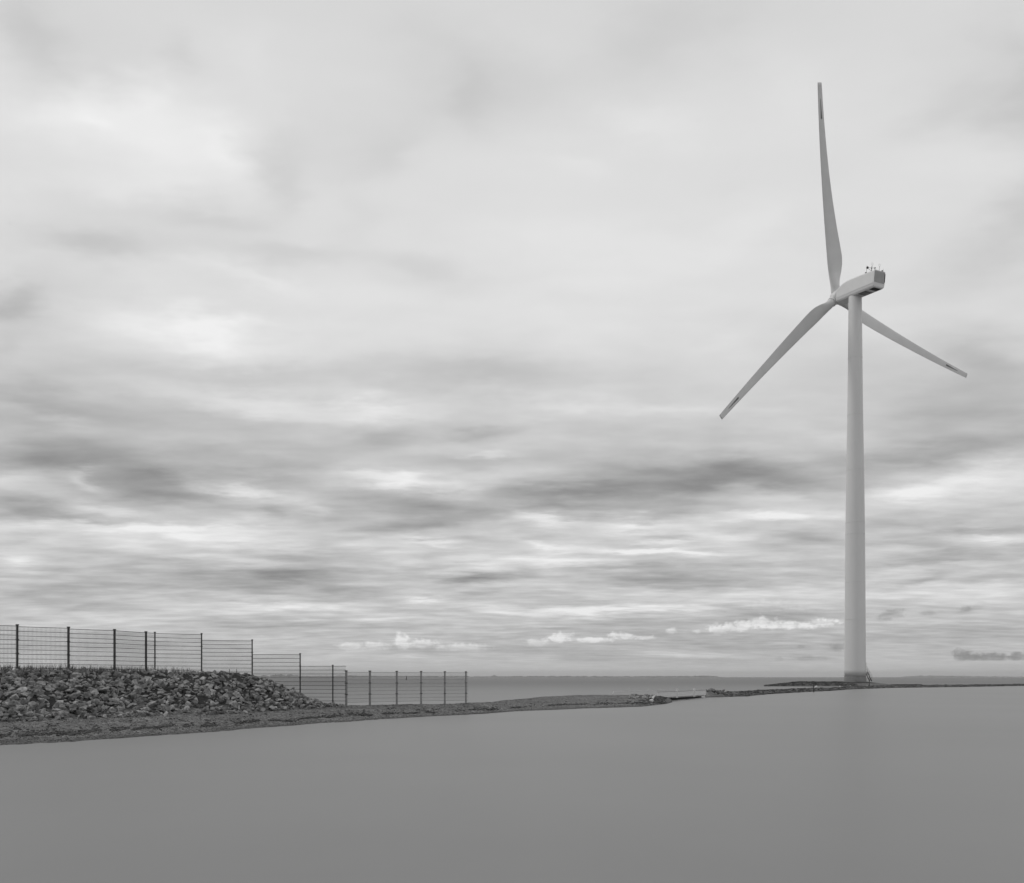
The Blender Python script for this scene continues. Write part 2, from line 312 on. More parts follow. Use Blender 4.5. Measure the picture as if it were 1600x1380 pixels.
# ------------------------------------------------------------ the spit, beach and riprap bank as one ground sheet
# per station: photo column and (distance, height) of: under water, water edge, wrack line, toe, mid slope, crest, back of crest, sea edge, under sea
def bank(px, Yw, toe, crest, back, end):
    yt, zt = toe; yc, zc = crest
    return (px, [(Yw - 6, -.7), (Yw, 0), (Yw + (yt - Yw) * .38, zt * .42), (yt, zt), ((yt + yc) / 2, (zt + zc) / 2 + .04), (yc, zc), back, (end - 1.6, .0), (end + 4, -1.2)])
ST = [bank(-1200, 24, (30, .35), (35.5, 2.25), (38, 2.2), 42), bank(-400, 24.6, (31, .35), (36.8, 2.25), (39, 2.2), 44),
      bank(0, 26.2, (33, .36), (38.4, 2.26), (41, 2.2), 47), bank(100, 27.6, (34.2, .38), (40, 2.26), (42.8, 2.2), 48.5), bank(200, 29.8, (35.7, .4), (42.4, 2.24), (45, 2.2), 51), bank(315, 32.2, (38, .42), (44.7, 2.2), (47.5, 2.12), 53),
      bank(360, 33.6, (39.2, .42), (45.5, 2.18), (48.5, 2.1), 53), bank(394, 34.8, (40.2, .42), (46, 2.06), (48.3, 1.9), 53), bank(430, 36, (42, .42), (46.2, 1.72), (48, 1.5), 52.5), bank(469, 37.3, (44, .42), (46.5, 1.12), (48, .8), 52),
      bank(500, 38.6, (45, .44), (46.6, .68), (48, .5), 52), bank(520, 39.4, (45.6, .46), (46.6, .52), (48, .42), 52), bank(541, 40, (45.8, .47), (47.2, .5), (48.5, .42), 52),
      bank(620, 43.4, (48, .45), (49.4, .46), (50.5, .38), 54), bank(700, 46.7, (50.3, .44), (51.6, .45), (53, .36), 56), bank(760, 49, (53.6, .44), (55, .46), (57, .36), 60),
      bank(800, 51.8, (58, .42), (60.5, .46), (62, .36), 66), bank(850, 53.8, (66, .42), (70, .46), (72, .36), 76), bank(900, 56, (72, .42), (76, .47), (78, .36), 83),
      bank(950, 58.3, (70, .44), (76, .47), (78, .36), 84), bank(1000, 60.2, (68, .5), (73, .56), (76, .45), 84), bank(1030, 64.4, (69.5, .42), (73, .45), (76, .4), 84),
      bank(1046, 68.5, (72, .2), (74, .22), (76, .3), 84), bank(1056, 74.8, (76.4, -.4), (78, -.4), (80, -.4), 85), bank(1097, 85.5, (88, -.5), (89, -.5), (90, -.5), 94), bank(1106, 88, (91, .4), (94, .55), (97, .4), 102),
      bank(1130, 89.6, (92, .4), (94.5, .47), (97, .36), 101), bank(1165, 92, (96, .4), (98.6, .45), (101, .34), 105), bank(1200, 103.7, (108, .4), (111, .45), (114, .32), 118),
      bank(1250, 116.7, (119, .4), (121, .45), (124, .32), 128), bank(1300, 130, (135, .34), (139, .38), (142, .28), 147), bank(1330, 145, (152, .34), (157, .4), (161, .3), 167),
      bank(1400, 165, (172, .3), (178, .34), (182, .26), 188), bank(1500, 178, (185, .3), (191, .36), (196, .26), 202), bank(1600, 202, (208, .28), (213, .34), (218, .26), 225),
      bank(1900, 240, (247, .28), (252, .34), (257, .26), 264), bank(2600, 330, (338, .28), (343, .34), (348, .26), 356), bank(3400, 420, (428, -.1), (433, -.1), (438, -.2), 446)]
def surf(px, t):
    """point on the ground at photo column px and cross-section parameter t (0..8)"""
    for i in range(len(ST) - 1):
        if px <= ST[i + 1][0] or i == len(ST) - 2: break
    a, b = ST[i], ST[i + 1]; k = min(max((px - a[0]) / (b[0] - a[0]), 0), 1)
    j = min(int(t), 7); f = t - j
    ya = a[1][j][0] * (1 - f) + a[1][j + 1][0] * f; yb = b[1][j][0] * (1 - f) + b[1][j + 1][0] * f
    za = a[1][j][1] * (1 - f) + a[1][j + 1][1] * f; zb = b[1][j][1] * (1 - f) + b[1][j + 1][1] * f
    Yd = ya + (yb - ya) * k
    return at(px, Yd, za + (zb - za) * k)
def wob(p, s=1.0):
    q = Vector((p.x * .35, p.y * .35, 0)); q2 = Vector((p.x * 1.7, p.y * 1.7, 3))
    return p + Vector((0, noise.noise(q) * .5 * s, noise.noise(q + Vector((9, 9, 9))) * .05 * s + noise.noise(q2) * .035 * s))
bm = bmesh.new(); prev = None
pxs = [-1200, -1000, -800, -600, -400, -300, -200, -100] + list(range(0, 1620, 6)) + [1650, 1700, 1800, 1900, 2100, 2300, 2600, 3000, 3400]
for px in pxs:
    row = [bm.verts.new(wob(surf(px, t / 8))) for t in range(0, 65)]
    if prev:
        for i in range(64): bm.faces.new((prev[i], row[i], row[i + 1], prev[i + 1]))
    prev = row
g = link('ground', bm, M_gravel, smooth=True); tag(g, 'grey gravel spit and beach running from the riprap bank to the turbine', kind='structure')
# darken where the gravel is wet, a few centimetres above the water
t = M_gravel.node_tree; b = t.nodes['Principled BSDF']; src = b.inputs['Base Color'].links[0].from_socket
gp = t.nodes.new('ShaderNodeNewGeometry'); sx = t.nodes.new('ShaderNodeSeparateXYZ'); t.links.new(gp.outputs['Position'], sx.inputs[0])
mr = t.nodes.new('ShaderNodeMapRange'); mr.inputs['From Min'].default_value = .03; mr.inputs['From Max'].default_value = .09; mr.inputs['To Min'].default_value = .55; mr.inputs['To Max'].default_value = 1
t.links.new(sx.outputs[2], mr.inputs['Value']); mu = t.nodes.new('ShaderNodeMath'); mu.operation = 'MULTIPLY'
t.links.new(src, mu.inputs[0]); t.links.new(mr.outputs[0], mu.inputs[1])
# bank ground darkened by height, painting in the shade of gaps between stones
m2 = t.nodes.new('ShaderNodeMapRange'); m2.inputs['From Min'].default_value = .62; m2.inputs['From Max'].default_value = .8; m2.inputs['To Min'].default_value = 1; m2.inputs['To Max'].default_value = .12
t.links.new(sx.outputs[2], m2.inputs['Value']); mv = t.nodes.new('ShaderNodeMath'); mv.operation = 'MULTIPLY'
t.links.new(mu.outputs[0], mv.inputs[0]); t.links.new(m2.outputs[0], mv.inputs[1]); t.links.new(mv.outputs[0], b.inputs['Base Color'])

# water: still lagoon in front of the spit, open sea behind it; they meet under the spit
edge = [surf(px, 4.4) for px in pxs]
far_l = Vector((-30000, edge[0].y, 0)); far_r = Vector((30000, 4200, 0))
bl = [far_l] + [Vector((p.x, p.y, 0)) for p in edge] + [far_r]
for nm, m, yy, lab in (('water', M_lagoon, -8000, 'smooth grey water of the bay in the foreground'), ('sea', M_sea, 30000, 'open grey sea behind the gravel spit')):
    bm = bmesh.new(); prev = None
    for p in bl:
        a = bm.verts.new(p); c = bm.verts.new((p.x, yy, 0))
        if prev: bm.faces.new((prev[0], a, c, prev[1]))
        prev = (a, c)
    o = link(nm, bm, m); tag(o, lab, kind='structure')
# seabed under everything
bm = bmesh.new(); box(bm, (0, 11000, -3.2), 62000, 40000, .2); o = link('seabed', bm, M_conc); tag(o, 'flat seabed', kind='structure')

# islet that carries the turbine
TWX, TWY, GZ = 76.2, 199.2, 1.1
bm = bmesh.new(); prev = None
prof = [(-12, -.5), (-8.5, 0), (-6.5, .35), (-4, .8), (-2.5, 1.0), (3, 1.08), (6, .8), (9, .3), (11, -.1), (14, -.6)]
for i in range(0, 61):
    px = 1180 + i * 4.6; k = (px - 1180) / (1456 - 1180)
    s = max(0.0, min(1.0, (px - 1192) / 55)) * max(0.0, min(1.0, (1450 - px) / 25))
    hz = s * (1.0 if px < 1345 else max(.35, 1.0 - (px - 1345) / 55 * .65))
    row = []
    for d, z in prof:
        Yd = 199 + d * (1 if px > 1240 else .5 + .5 * max(0, (px - 1180) / 60))
        p = at(px, Yd, (z + .05) * hz - .12 + noise.noise(Vector((px * .11, d * .5, 0))) * .12 * hz)
        row.append(bm.verts.new(p))
    if prev:
        for j in range(len(prof) - 1): bm.faces.new((prev[j], row[j], row[j + 1], prev[j + 1]))
    prev = row
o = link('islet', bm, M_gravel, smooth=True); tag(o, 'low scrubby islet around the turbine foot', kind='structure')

# ------------------------------------------------------------ far coast
def coast(name, pts, Yd, seed, depth=500):
    """pts: (px, py of skyline)"""
    bm = bmesh.new(); prev = None; n = int((pts[-1][0] - pts[0][0]) / 1.6) + 1
    for i in range(n + 1):
        px = pts[0][0] + (pts[-1][0] - pts[0][0]) * i / n
        for (a, b) in zip(pts, pts[1:]):
            if a[0] <= px <= b[0]: break
        k = (px - a[0]) / (b[0] - a[0]); h = (HOR - (a[1] + (b[1] - a[1]) * k)) * Yd / F
        h = max(.2, h * (1 + .6 * noise.noise(Vector((px * .12 + seed, 0, 0))) + .45 * noise.noise(Vector((px * .5 + seed, 4, 0)))))
        e = min(1, i / 6, (n - i) / 6)
        h *= e
        row = [bm.verts.new(at(px, Yd + d, z)) for d, z in ((-60, -2), (0, h * .55), (depth * .3, h * .9), (depth * .5, h), (depth, -2))]
        if prev:
            for j in range(4): bm.faces.new((prev[j], row[j], row[j + 1], prev[j + 1]))
        prev = row
    o = link(name, bm, M_coast); return o
tag(coast('far_shore', [(-700, 1056), (380, 1056.2), (420, 1055), (440, 1053.6), (452, 1054), (470, 1055.6), (520, 1056), (545, 1055), (600, 1056.2), (760, 1056.6), (800, 1056.2), (870, 1055.9), (960, 1056.4), (1060, 1056), (1105, 1055.4), (1118, 1056.2), (1130, 1057.6)], 6500, 1), 'long low wooded coast on the horizon', kind='structure')
tag(coast('hill', [(762, 1056.5), (768, 1055.2), (776, 1055), (783, 1056.4)], 7600, 5, 300), 'small hump of land above the horizon', kind='structure')
tag(coast('hill', [(1404, 1057.4), (1425, 1056), (1445, 1055.2), (1475, 1055.6), (1510, 1056), (1540, 1056.6), (1600, 1057.2), (1900, 1056)], 9000, 9), 'low hills on the horizon right of the turbine', kind='structure')

# ------------------------------------------------------------ wind turbine
psi, tilt = R(-25), R(6); phi = R(-14.7)
nA = Vector((math.sin(psi) * math.cos(tilt), math.cos(psi) * math.cos(tilt), math.sin(tilt)))
uA = Vector((-math.sin(psi) * math.sin(tilt), -math.cos(psi) * math.sin(tilt), math.cos(tilt)))
sA = nA.cross(uA)
hub = Vector(((1307.3 - 800) * 204 / F, 204, EYE + (HOR - 464.8) * 204 / F))
def L3(a, s, wv): return hub + nA * a + sA * s + uA * wv
tc_ = hub - nA * 5.5; TWX, TWY = tc_.x, tc_.y
base = (TWX, TWY, GZ)
turb = empty('wind_turbine', base, label='tall white three-bladed wind turbine on the islet, blades spread over the sky', cat='wind turbine')
def tl(name, bm, m, par=turb, smooth=False, mats=None): return link(name, bm, m, par, base, smooth, mats)
def zz(py): return EYE + (HOR - py) * TWY / F
def rr(wpx): return wpx * TWY / F / 2
prof = [(1056, 31.7), (1020, 31.3), (920, 30.0), (835, 28.8), (735, 26.3), (649, 23.2), (560, 21.3), (475, 19.8), (461, 19.5)]
pf = []
for (a, b) in zip(prof, prof[1:]):
    for k in range(4): f = k / 4; pf.append((rr(a[1] + (b[1] - a[1]) * f), zz(a[0] + (b[0] - a[0]) * f)))
pf.append((rr(19.5), zz(461))); pf[0] = (pf[0][0], zz(1056))
bm = bmesh.new(); lathe(bm, base, pf, 96); tower = tl('tower', bm, M_tower, smooth=True)
def rad_at(z):
    for (a, b) in zip(pf, pf[1:]):
        if a[1] <= z <= b[1]: return a[0] + (b[0] - a[0]) * (z - a[1]) / (b[1] - a[1])
    return pf[0][0]
for py in (968, 910, 835, 817, 735, 649, 560):
    z = zz(py); r = rad_at(z); bm = bmesh.new(); lathe(bm, base, [(r - .02, z - .05), (r + .03, z - .045), (r + .03, z + .045), (r - .02, z + .05)], 96)
    tl('weld_seam', bm, M_tower, tower, smooth=True)
bm = bmesh.new(); lathe(bm, base, [(rr(33.2), GZ - .6), (rr(33), GZ + .15), (rr(32), zz(1056) - .12), (rr(32.4), zz(1056) - .1), (rr(32.4), zz(1056) - .004)], 96); tl('foundation', bm, M_conc, smooth=False)
# door on the side with the stairs
rb = rr(31.5); zl = zz(1050.5)
bm = bmesh.new(); box(bm, (TWX + rb - .06, TWY, zl + 1.05), .2, .9, 2.1); door = tl('door', bm, M_steel)
bm = bmesh.new(); box(bm, (TWX + rb + .09, TWY - .3, zl + 1.0), .06, .05, .16); tl('handle', bm, M_vent, door)
# stair
st = empty('stairs', (0, 0, 0)); st.parent = turb
x0 = TWX + rb; x1 = x0 + 1.22
bm = bmesh.new(); box(bm, (x0 + .12, TWY, zl - .04), .5, 1.3, .08); tl('landing', bm, M_steel, st)
for sgn in (-1, 1):
    y = TWY + sgn * .55
    bm = bmesh.new(); bar(bm, (x0 + .3, y, zl - .1), (x1, y, GZ - .02), .06, .2, Vector((1, 0, 0))); tl('stringer', bm, M_post, st)
    bm = bmesh.new(); tube(bm, [(x0 - .02, y, zl + 1.3), (x0 + .12, y, zl + 1.25), (x1 + .05, y, GZ + 1.25), (x1 + .05, y, GZ)], .028)
    tube(bm, [(x0 + .0, y, zl + .75), (x0 + .12, y, zl + .7), (x1 + .05, y, GZ + .7)], .022)
    for k in (0.15, .5): px_ = x0 + .12 + (x1 - x0 - .12) * k; pz = zl + (GZ - zl) * k; tube(bm, [(px_, y, pz - .1), (px_, y, pz + 1.25)], .022)
    tl('handrail', bm, M_steel, st)
for k in range(8):
    f = (k + .5) / 8; bm = bmesh.new(); box(bm, (x0 + .3 + (x1 - x0 - .3) * f, TWY, zl - .05 + (GZ - zl + .05) * f), .2, 1.04, .03); tl('tread', bm, M_post, st)

# nacelle: lofted sections along the axis
def section(a, hw, top, bot, fold, ch, rt=.32):
    pts = [(-hw + ch, bot), (hw - ch, bot), (hw - ch * .35, bot + (fold - bot) * .35), (hw, fold)]
    for k in range(5): th = math.pi / 2 * k / 4; pts.append((hw - rt + rt * math.cos(th), top - rt + rt * math.sin(th)))
    for k in range(5): th = math.pi / 2 + math.pi / 2 * k / 4; pts.append((-hw + rt + rt * math.cos(th), top - rt + rt * math.sin(th)))
    pts += [(-hw, fold), (-hw + ch * .35, bot + (fold - bot) * .35)]
    return [L3(a, s, v) for s, v in pts]
secs = [(-1.35, 1.5, 1.0, -1.5, -.75, .3, .6), (-1.55, 1.62, 1.15, -1.62, -.8, .35, .6), (-2.0, 1.65, 1.5, -1.64, -.8, .35, .6), (-2.9, 1.65, 1.92, -1.62, -.78, .35, .5), (-4.2, 1.65, 2.2, -1.58, -.72, .35, .42),
        (-6, 1.65, 2.24, -1.5, -.62, .35, .34), (-9, 1.65, 2.26, -1.4, -.5, .35, .3), (-11.7, 1.65, 2.28, -1.3, -.42, .35, .3), (-12.25, 1.62, 2.26, -1.26, -.42, .35, .3)]
bm = bmesh.new(); rings = [[bm.verts.new(p) for p in section(*s)] for s in secs]
for i in range(len(rings) - 1):
    n_ = len(rings[0])
    for k in range(n_): bm.faces.new((rings[i][k], rings[i][(k + 1) % n_], rings[i + 1][(k + 1) % n_], rings[i + 1][k]))
bm.faces.new(rings[0]); bm.faces.new(rings[-1])
nac = tl('nacelle', bm, M_nac)
def lbox(bm, a, s, v, da, ds, dv): box(bm, L3(a, s, v), da, ds, dv, Matrix((nA, sA, uA)).transposed())
bm = bmesh.new(); lbox(bm, -12.27, 0, .92, .05, 2.9, 2.3); tl('rear_hatch', bm, mat('hatch_grey', .34, .4, 1, rough=.6), nac)
bm = bmesh.new(); lbox(bm, -12.3, 1.5, .9, .1, .16, 1.7); tl('rear_vent', bm, M_vent, nac)
bm = bmesh.new(); lbox(bm, -12.27, 0, -.72, .06, 2.9, .72); tl('rear_skirt', bm, M_nac, nac)
bm = bmesh.new(); lbox(bm, -11.2, 0, -1.325, 1.3, 2.1, .06); tl('service_hatch', bm, M_vent, nac)
bm = bmesh.new(); lbox(bm, -8.3, 0, -1.43, 2.6, 2.2, .05); tl('belly_panel', bm, M_steel, nac)
bm = bmesh.new(); tube(bm, [Vector((TWX, TWY, zz(461) - .0)), Vector((TWX, TWY, 86.75))], rr(18.6), 48); tl('yaw_ring', bm, M_vent, nac, smooth=False)
for sgn in (-1, 1):
    bm = bmesh.new(); prev = None
    tube(bm, [L3(-1.7, sgn * 1.655, -.80), L3(-6, sgn * 1.655, -.62), L3(-12.2, sgn * 1.655, -.42)], .03, 6); tl('side_seam', bm, M_nac, nac)
# masts and lamps on the roof
def roofmast(name, pts, r): bm = bmesh.new(); [tube(bm, p, r, 6) for p in pts]; return tl(name, bm, M_post, nac)
T = 2.25
roofmast('sensor_frame', [[L3(-9.6, -1.2, T), L3(-9.6, -1.2, T + 1.6)], [L3(-9.7, -1.2, T + 1.15), L3(-11.0, -1.2, T + .1)], [L3(-9.7, -1.2, T + 1.15), L3(-11.9, -1.2, T + .45)], [L3(-11.0, -1.2, T), L3(-11.0, -1.2, T + 1.1)], [L3(-11.9, -1.2, T), L3(-11.9, -1.2, T + .45)]], .035)
bm = bmesh.new(); bmesh.ops.create_uvsphere(bm, u_segments=10, v_segments=8, radius=.26, matrix=Matrix.Translation(L3(-9.8, -1.2, T + 1.15))); tl('warning_lamp', bm, M_vent, nac)
for a_, s_, v_, r_ in ((-9.5, -1.25, T + .1, .2), (-11.95, -1.2, T + .45, .15), (-11.0, -1.2, T + .7, .13), (-12.0, .9, T + .15, .2)):
    bm = bmesh.new(); bmesh.ops.create_uvsphere(bm, u_segments=10, v_segments=8, radius=r_, matrix=Matrix.Translation(L3(a_, s_, v_))); tube(bm, [L3(a_, s_, T - .1), L3(a_, s_, v_)], .05, 6); tl('sensor', bm, M_vent, nac)
def hoop(a, s, h):
    bm = bmesh.new(); tube(bm, [L3(a, s, T - .05), L3(a, s, T + h)], .03, 6)
    for k in range(20):
        q = [L3(a, s + .24 * math.sin(2 * math.pi * j / 20), T + h + .24 - .24 * math.cos(2 * math.pi * j / 20)) for j in (k, k + 1)]
        tube(bm, q, .018, 5)
    tl('lightning_hoop', bm, M_steel, nac)
hoop(-11.1, -1.2, 1.3); hoop(-12.0, 0, 1.0); roofmast('antenna', [[L3(-12.0, 1.2, T - .05), L3(-12.0, 1.2, T + .7)]], .02)

# hub (spinner)
bm = bmesh.new(); prev = None
pr = [(1.62, .001), (1.55, .45), (1.3, .9), (.9, 1.25), (.3, 1.5), (-.4, 1.62), (-1.0, 1.62), (-1.32, 1.5)]
for a_, r_ in pr:
    row = [bm.verts.new(L3(a_, r_ * math.cos(2 * math.pi * k / 40), r_ * math.sin(2 * math.pi * k / 40) - .05)) for k in range(40)]
    if prev: [bm.faces.new((prev[k], prev[(k + 1) % 40], row[(k + 1) % 40], row[k])) for k in range(40)]
    prev = row
bm.faces.new(prev); hubo = tl('hub', bm, M_nac, smooth=True)

# blades
BST = [(1.2, 1.9, 1.0, .5), (2.6, 1.95, 1.0, .5), (3.6, 2.2, .86, .46), (5.2, 2.9, .6, .38), (7.0, 3.45, .42, .33), (8.6, 3.6, .33, .31), (11, 3.38, .27, .3), (15, 3.0, .23, .3), (20, 2.58, .21, .3),
       (25, 2.2, .19, .3), (30, 1.9, .18, .3), (35, 1.62, .17, .3), (37.0, 1.5, .17, .3), (41, 1.32, .16, .3), (43.4, 1.2, .16, .3), (44, 1.12, .15, .3)]
def lerp_st(r):
    for a, b in zip(BST, BST[1:]):
        if r <= b[0]: break
    k = min(max((r - a[0]) / (b[0] - a[0]), 0), 1); return [a[i] + (b[i] - a[i]) * k for i in range(1, 4)]
def blade(k):
    ang = phi + k * 2 * math.pi / 3
    d = uA * math.cos(ang) + sA * math.sin(ang)            # span direction
    tr = (d.cross(nA)) * -1                                # candidate trailing direction
    # the rotor turns counter-clockwise seen from behind: trailing edge of the upright blade lies to the right (+side)
    tr = sA * math.cos(ang) - uA * math.sin(ang)
    bm = bmesh.new(); prev = None; NC = 28; marks = []
    rs = [1.2 + 42.8 * i / 90 for i in range(91)]
    for r in rs:
        ch, th, ax = lerp_st(r); u = r / 44
        beta = R(22) * (1 - min(1, max(0, (r - 3) / 41))) ** 1.6 + R(1)
        c0 = hub + d * r + nA * (1.7 * u - 3.3 * u * u)
        ct = tr * math.cos(beta) - nA * math.sin(beta); cn_ = nA * math.cos(beta) + tr * math.sin(beta)
        rnd = max(0, min(1, (5.5 - r) / 3.0)); row = []
        for j in range(NC):
            a = 2 * math.pi * j / NC
            xx = .5 - .5 * math.cos(a)                     # 0 = leading, 1 = trailing
            circ = math.sin(a) * .5
            foil = math.copysign(1, math.sin(a)) * 5 * .5 * (0.2969 * math.sqrt(xx) - .126 * xx - .3516 * xx ** 2 + .2843 * xx ** 3 - .1015 * xx ** 4) * 2 * .5 if 0 < xx < 1 else 0
            yy = (circ * rnd + foil * (1 - rnd)) * th * ch
            row.append(bm.verts.new(c0 + ct * ((xx - ax) * ch) + cn_ * yy))
        if prev:
            for j in range(NC):
                f = bm.faces.new((prev[j], prev[(j + 1) % NC], row[(j + 1) % NC], row[j]))
        prev = row
        if r == rs[0]: bm.faces.new(row)
    bm.faces.new(prev)
    bl_ = tl('blade', bm, M_blade, smooth=True)
    # dark receptor stripe on the pressure and suction faces near the tip
    for side_ in (-1, 1):
        bm = bmesh.new(); prev = None
        for i in range(13):
            r = 37.0 + 3.9 * i / 12; ch, th, ax = lerp_st(r); u = r / 44
            beta = R(22) * (1 - min(1, (r - 3) / 41)) ** 1.6 + R(1)
            c0 = hub + d * r + nA * (1.7 * u - 3.3 * u * u); ct = tr * math.cos(beta) - nA * math.sin(beta); cn_ = nA * math.cos(beta) + tr * math.sin(beta)
            hw = .13 * (1 - .75 * i / 12); row = []
            for q in (-1, 0, 1):
                xx = .5 + q * hw
                foil = 2.5 * (0.2969 * math.sqrt(xx) - .126 * xx - .3516 * xx ** 2 + .2843 * xx ** 3 - .1015 * xx ** 4)
                row.append(bm.verts.new(c0 + ct * ((xx - ax) * ch) + cn_ * (side_ * (foil * th * ch + .012))))
            if prev: [bm.faces.new((prev[j], prev[j + 1], row[j + 1], row[j])) for j in (0, 1)]
            prev = row
        tl('tip_marking', bm, M_mark, bl_)
    # root collar
    bm = bmesh.new(); tube(bm, [hub + d * 1.15, hub + d * 1.95], 1.08, 32); tl('blade_collar', bm, M_nac, bl_, smooth=False)
    return bl_
for k, lb in zip(range(3), ('blade pointing up', 'blade pointing down to the right behind the tower', 'blade pointing down to the left')): blade(k)['label'] = lb

# ------------------------------------------------------------ mesh fences
def fence(name, posts, panels, base, pm, wm, wh, lab, cat='fence'):
    root = empty(name, base, label=lab, cat=cat)
    for (px, Yd, zt, zb, wd, dp, dirn) in posts:
        p = at(px, Yd); bm = bmesh.new(); m = Matrix((dirn, dirn.cross(Vector((0, 0, 1))) * -1, Vector((0, 0, 1)))).transposed()
        box(bm, (p.x, p.y, (zt + zb) / 2), wd, dp, zt - zb, m); o = link('post', bm, pm, root, base)
        bm = bmesh.new(); box(bm, (p.x, p.y, zt + .012), wd + .03, dp + .03, .05, m); link('post_cap', bm, M_post, o, base)
        for k in range(1, 4):
            z = zt - .03 - .6 * k
            if z > zb + .1:
                bm = bmesh.new(); box(bm, (p.x, p.y - .0, z), wd + .045, dp + .045, .035, m); link('clamp', bm, M_post, o, base)
    for (A, B, zt, nh) in panels:
        bm = bmesh.new(); d = (B - A); Ln = d.length; d.normalize(); A2 = Vector((A.x, A.y, 0))
        y_off = Vector((0, -.04, 0))
        for k in range(nh):
            z = zt - .02 - .2 * k
            bar(bm, A2 + y_off + Vector((0, 0, z)), A2 + y_off + d * Ln + Vector((0, 0, z)), .014, wh)
        nv = int(Ln / .05)
        for k in range(1, nv): q = A2 + y_off + d * (Ln * k / nv); bar(bm, q + Vector((0, 0, zt)), q + Vector((0, 0, zt - .02 - .2 * (nh - 1))), .0072)
        link('wire_panel', bm, wm, root, base)
    return root
def V(px, Yd): p = at(px, Yd); return Vector((p.x, p.y, 0))
P1 = [(-56, 38.0, 4.27, .07), (27, 39, 4.26, .09), (107, 40.3, 4.23, .09), (179, 41.8, 4.2, .08), (228, 43.8, 4.2, .085), (242, 44.3, 4.2, .045), (315, 45.5, 4.19, .05), (394, 46.2, 3.9, .05), (469, 46.6, 3.2, .055), (520, 46.5, 2.6, .055)]
posts = []
for i, (px, Yd, zt, wd) in enumerate(P1):
    j = min(i, len(P1) - 2); dr = (V(P1[j + 1][0], P1[j + 1][1]) - V(P1[j][0], P1[j][1])).normalized()
    if i >= 5: dr = Vector((1, 0, 0))
    zb = {469: .9, 520: .3}.get(px, 1.7 if px < 394 else 1.6); posts.append((px, Yd, zt, zb, wd, .06, dr))
pan = []
for i in range(len(P1) - 1):
    zt = min(P1[i][2], P1[i + 1][2]); a, b_ = P1[i], P1[i + 1]
    pan.append((V(a[0], a[1]), V(b_[0], b_[1]), zt - .02, 11))
pan.append((V(520, 46.5), V(541, 46.4), 2.58, 11))
fence('mesh_fence', posts, pan, tuple(at(242, 44.3, 2.1)), M_post, M_wire, .021, 'dark welded wire mesh fence stepping down along the top of the rock bank')
P2_ = [(541, 47.3, 2.31, .115), (578, 48.5, 2.31, .11), (620, 49.6, 2.3, .105), (658, 50.6, 2.3, .1), (695, 51.4, 2.29, .1), (728, 52, 2.29, .095)]
posts = [(px, Yd, zt, .2, wd, .06, Vector((1, 0, 0))) for px, Yd, zt, wd in P2_]
pan = [(V(a[0], a[1]), V(b_[0], b_[1]), 2.27, 9) for a, b_ in zip(P2_, P2_[1:])] + [(V(728, 52), V(731.5, 52.1), 2.27, 9)]
fence('mesh_fence', posts, pan, tuple(at(620, 49.6, .45)), M_postp, M_wirep, .015, 'low wire mesh fence with six grey posts standing on the gravel beach')

# ------------------------------------------------------------ rocks
def hull_mesh(n, sc, seed):
    rnd = random.Random(seed); bm = bmesh.new()
    for _ in range(n):
        v = Vector((rnd.gauss(0, 1), rnd.gauss(0, 1), rnd.gauss(0, 1))).normalized() * rnd.uniform(.78, 1.05)
        bm.verts.new((v.x * sc[0], v.y * sc[1], v.z * sc[2]))
    r = bmesh.ops.convex_hull(bm, input=bm.verts)
    bmesh.ops.delete(bm, geom=list({e for e in r['geom_interior'] + r['geom_unused'] if isinstance(e, bmesh.types.BMVert)}), context='VERTS')
    bmesh.ops.bevel(bm, geom=list(bm.edges), offset=.035 * min(sc), segments=1, affect='EDGES')
    bmesh.ops.recalc_face_normals(bm, faces=bm.faces)
    return bm
protos = []
for i in range(14):
    sc = [(1, .72, .42), (1, .8, .55), (1, .6, .35), (.9, .8, .7), (1, .9, .34), (1, .55, .5), (.85, .75, .45)][i % 7]
    bm = hull_mesh(random.Random(i).randint(10, 15), sc, i + 20); me = bpy.data.meshes.new('rock'); bm.to_mesh(me); bm.free(); me.materials.append(M_rock); protos.append(me)
proto_geo = [([v.co.copy() for v in me.vertices], [tuple(p.vertices) for p in me.polygons]) for me in protos]
def stone_mass(name, items, m):
    """items: (geo index, matrix) -> one mesh"""
    vs, fs = [], []
    for gi, mx_ in items:
        g_, f_ = proto_geo[gi]; o_ = len(vs); vs += [mx_ @ v for v in g_]; fs += [tuple(i + o_ for i in f) for f in f_]
    me = bpy.data.meshes.new(name); me.from_pydata([tuple(v) for v in vs], [], fs); me.update(); me.materials.append(m)
    o = bpy.data.objects.new(name, me); col.objects.link(o); return o
def rmat(p, s, tiltk=.5, rnd=random):
    e = Matrix.Rotation(rnd.uniform(0, 6.28), 4, 'Z') @ Matrix.Rotation(rnd.gauss(0, tiltk), 4, 'X') @ Matrix.Rotation(rnd.gauss(0, tiltk), 4, 'Y')
    return Matrix.Translation(p) @ e @ Matrix.Scale(s, 4)
items = []
rk = random.Random(3)
def bankheight(px): a = surf(px, 3).z; return surf(px, 5).z - a
n_try = 0
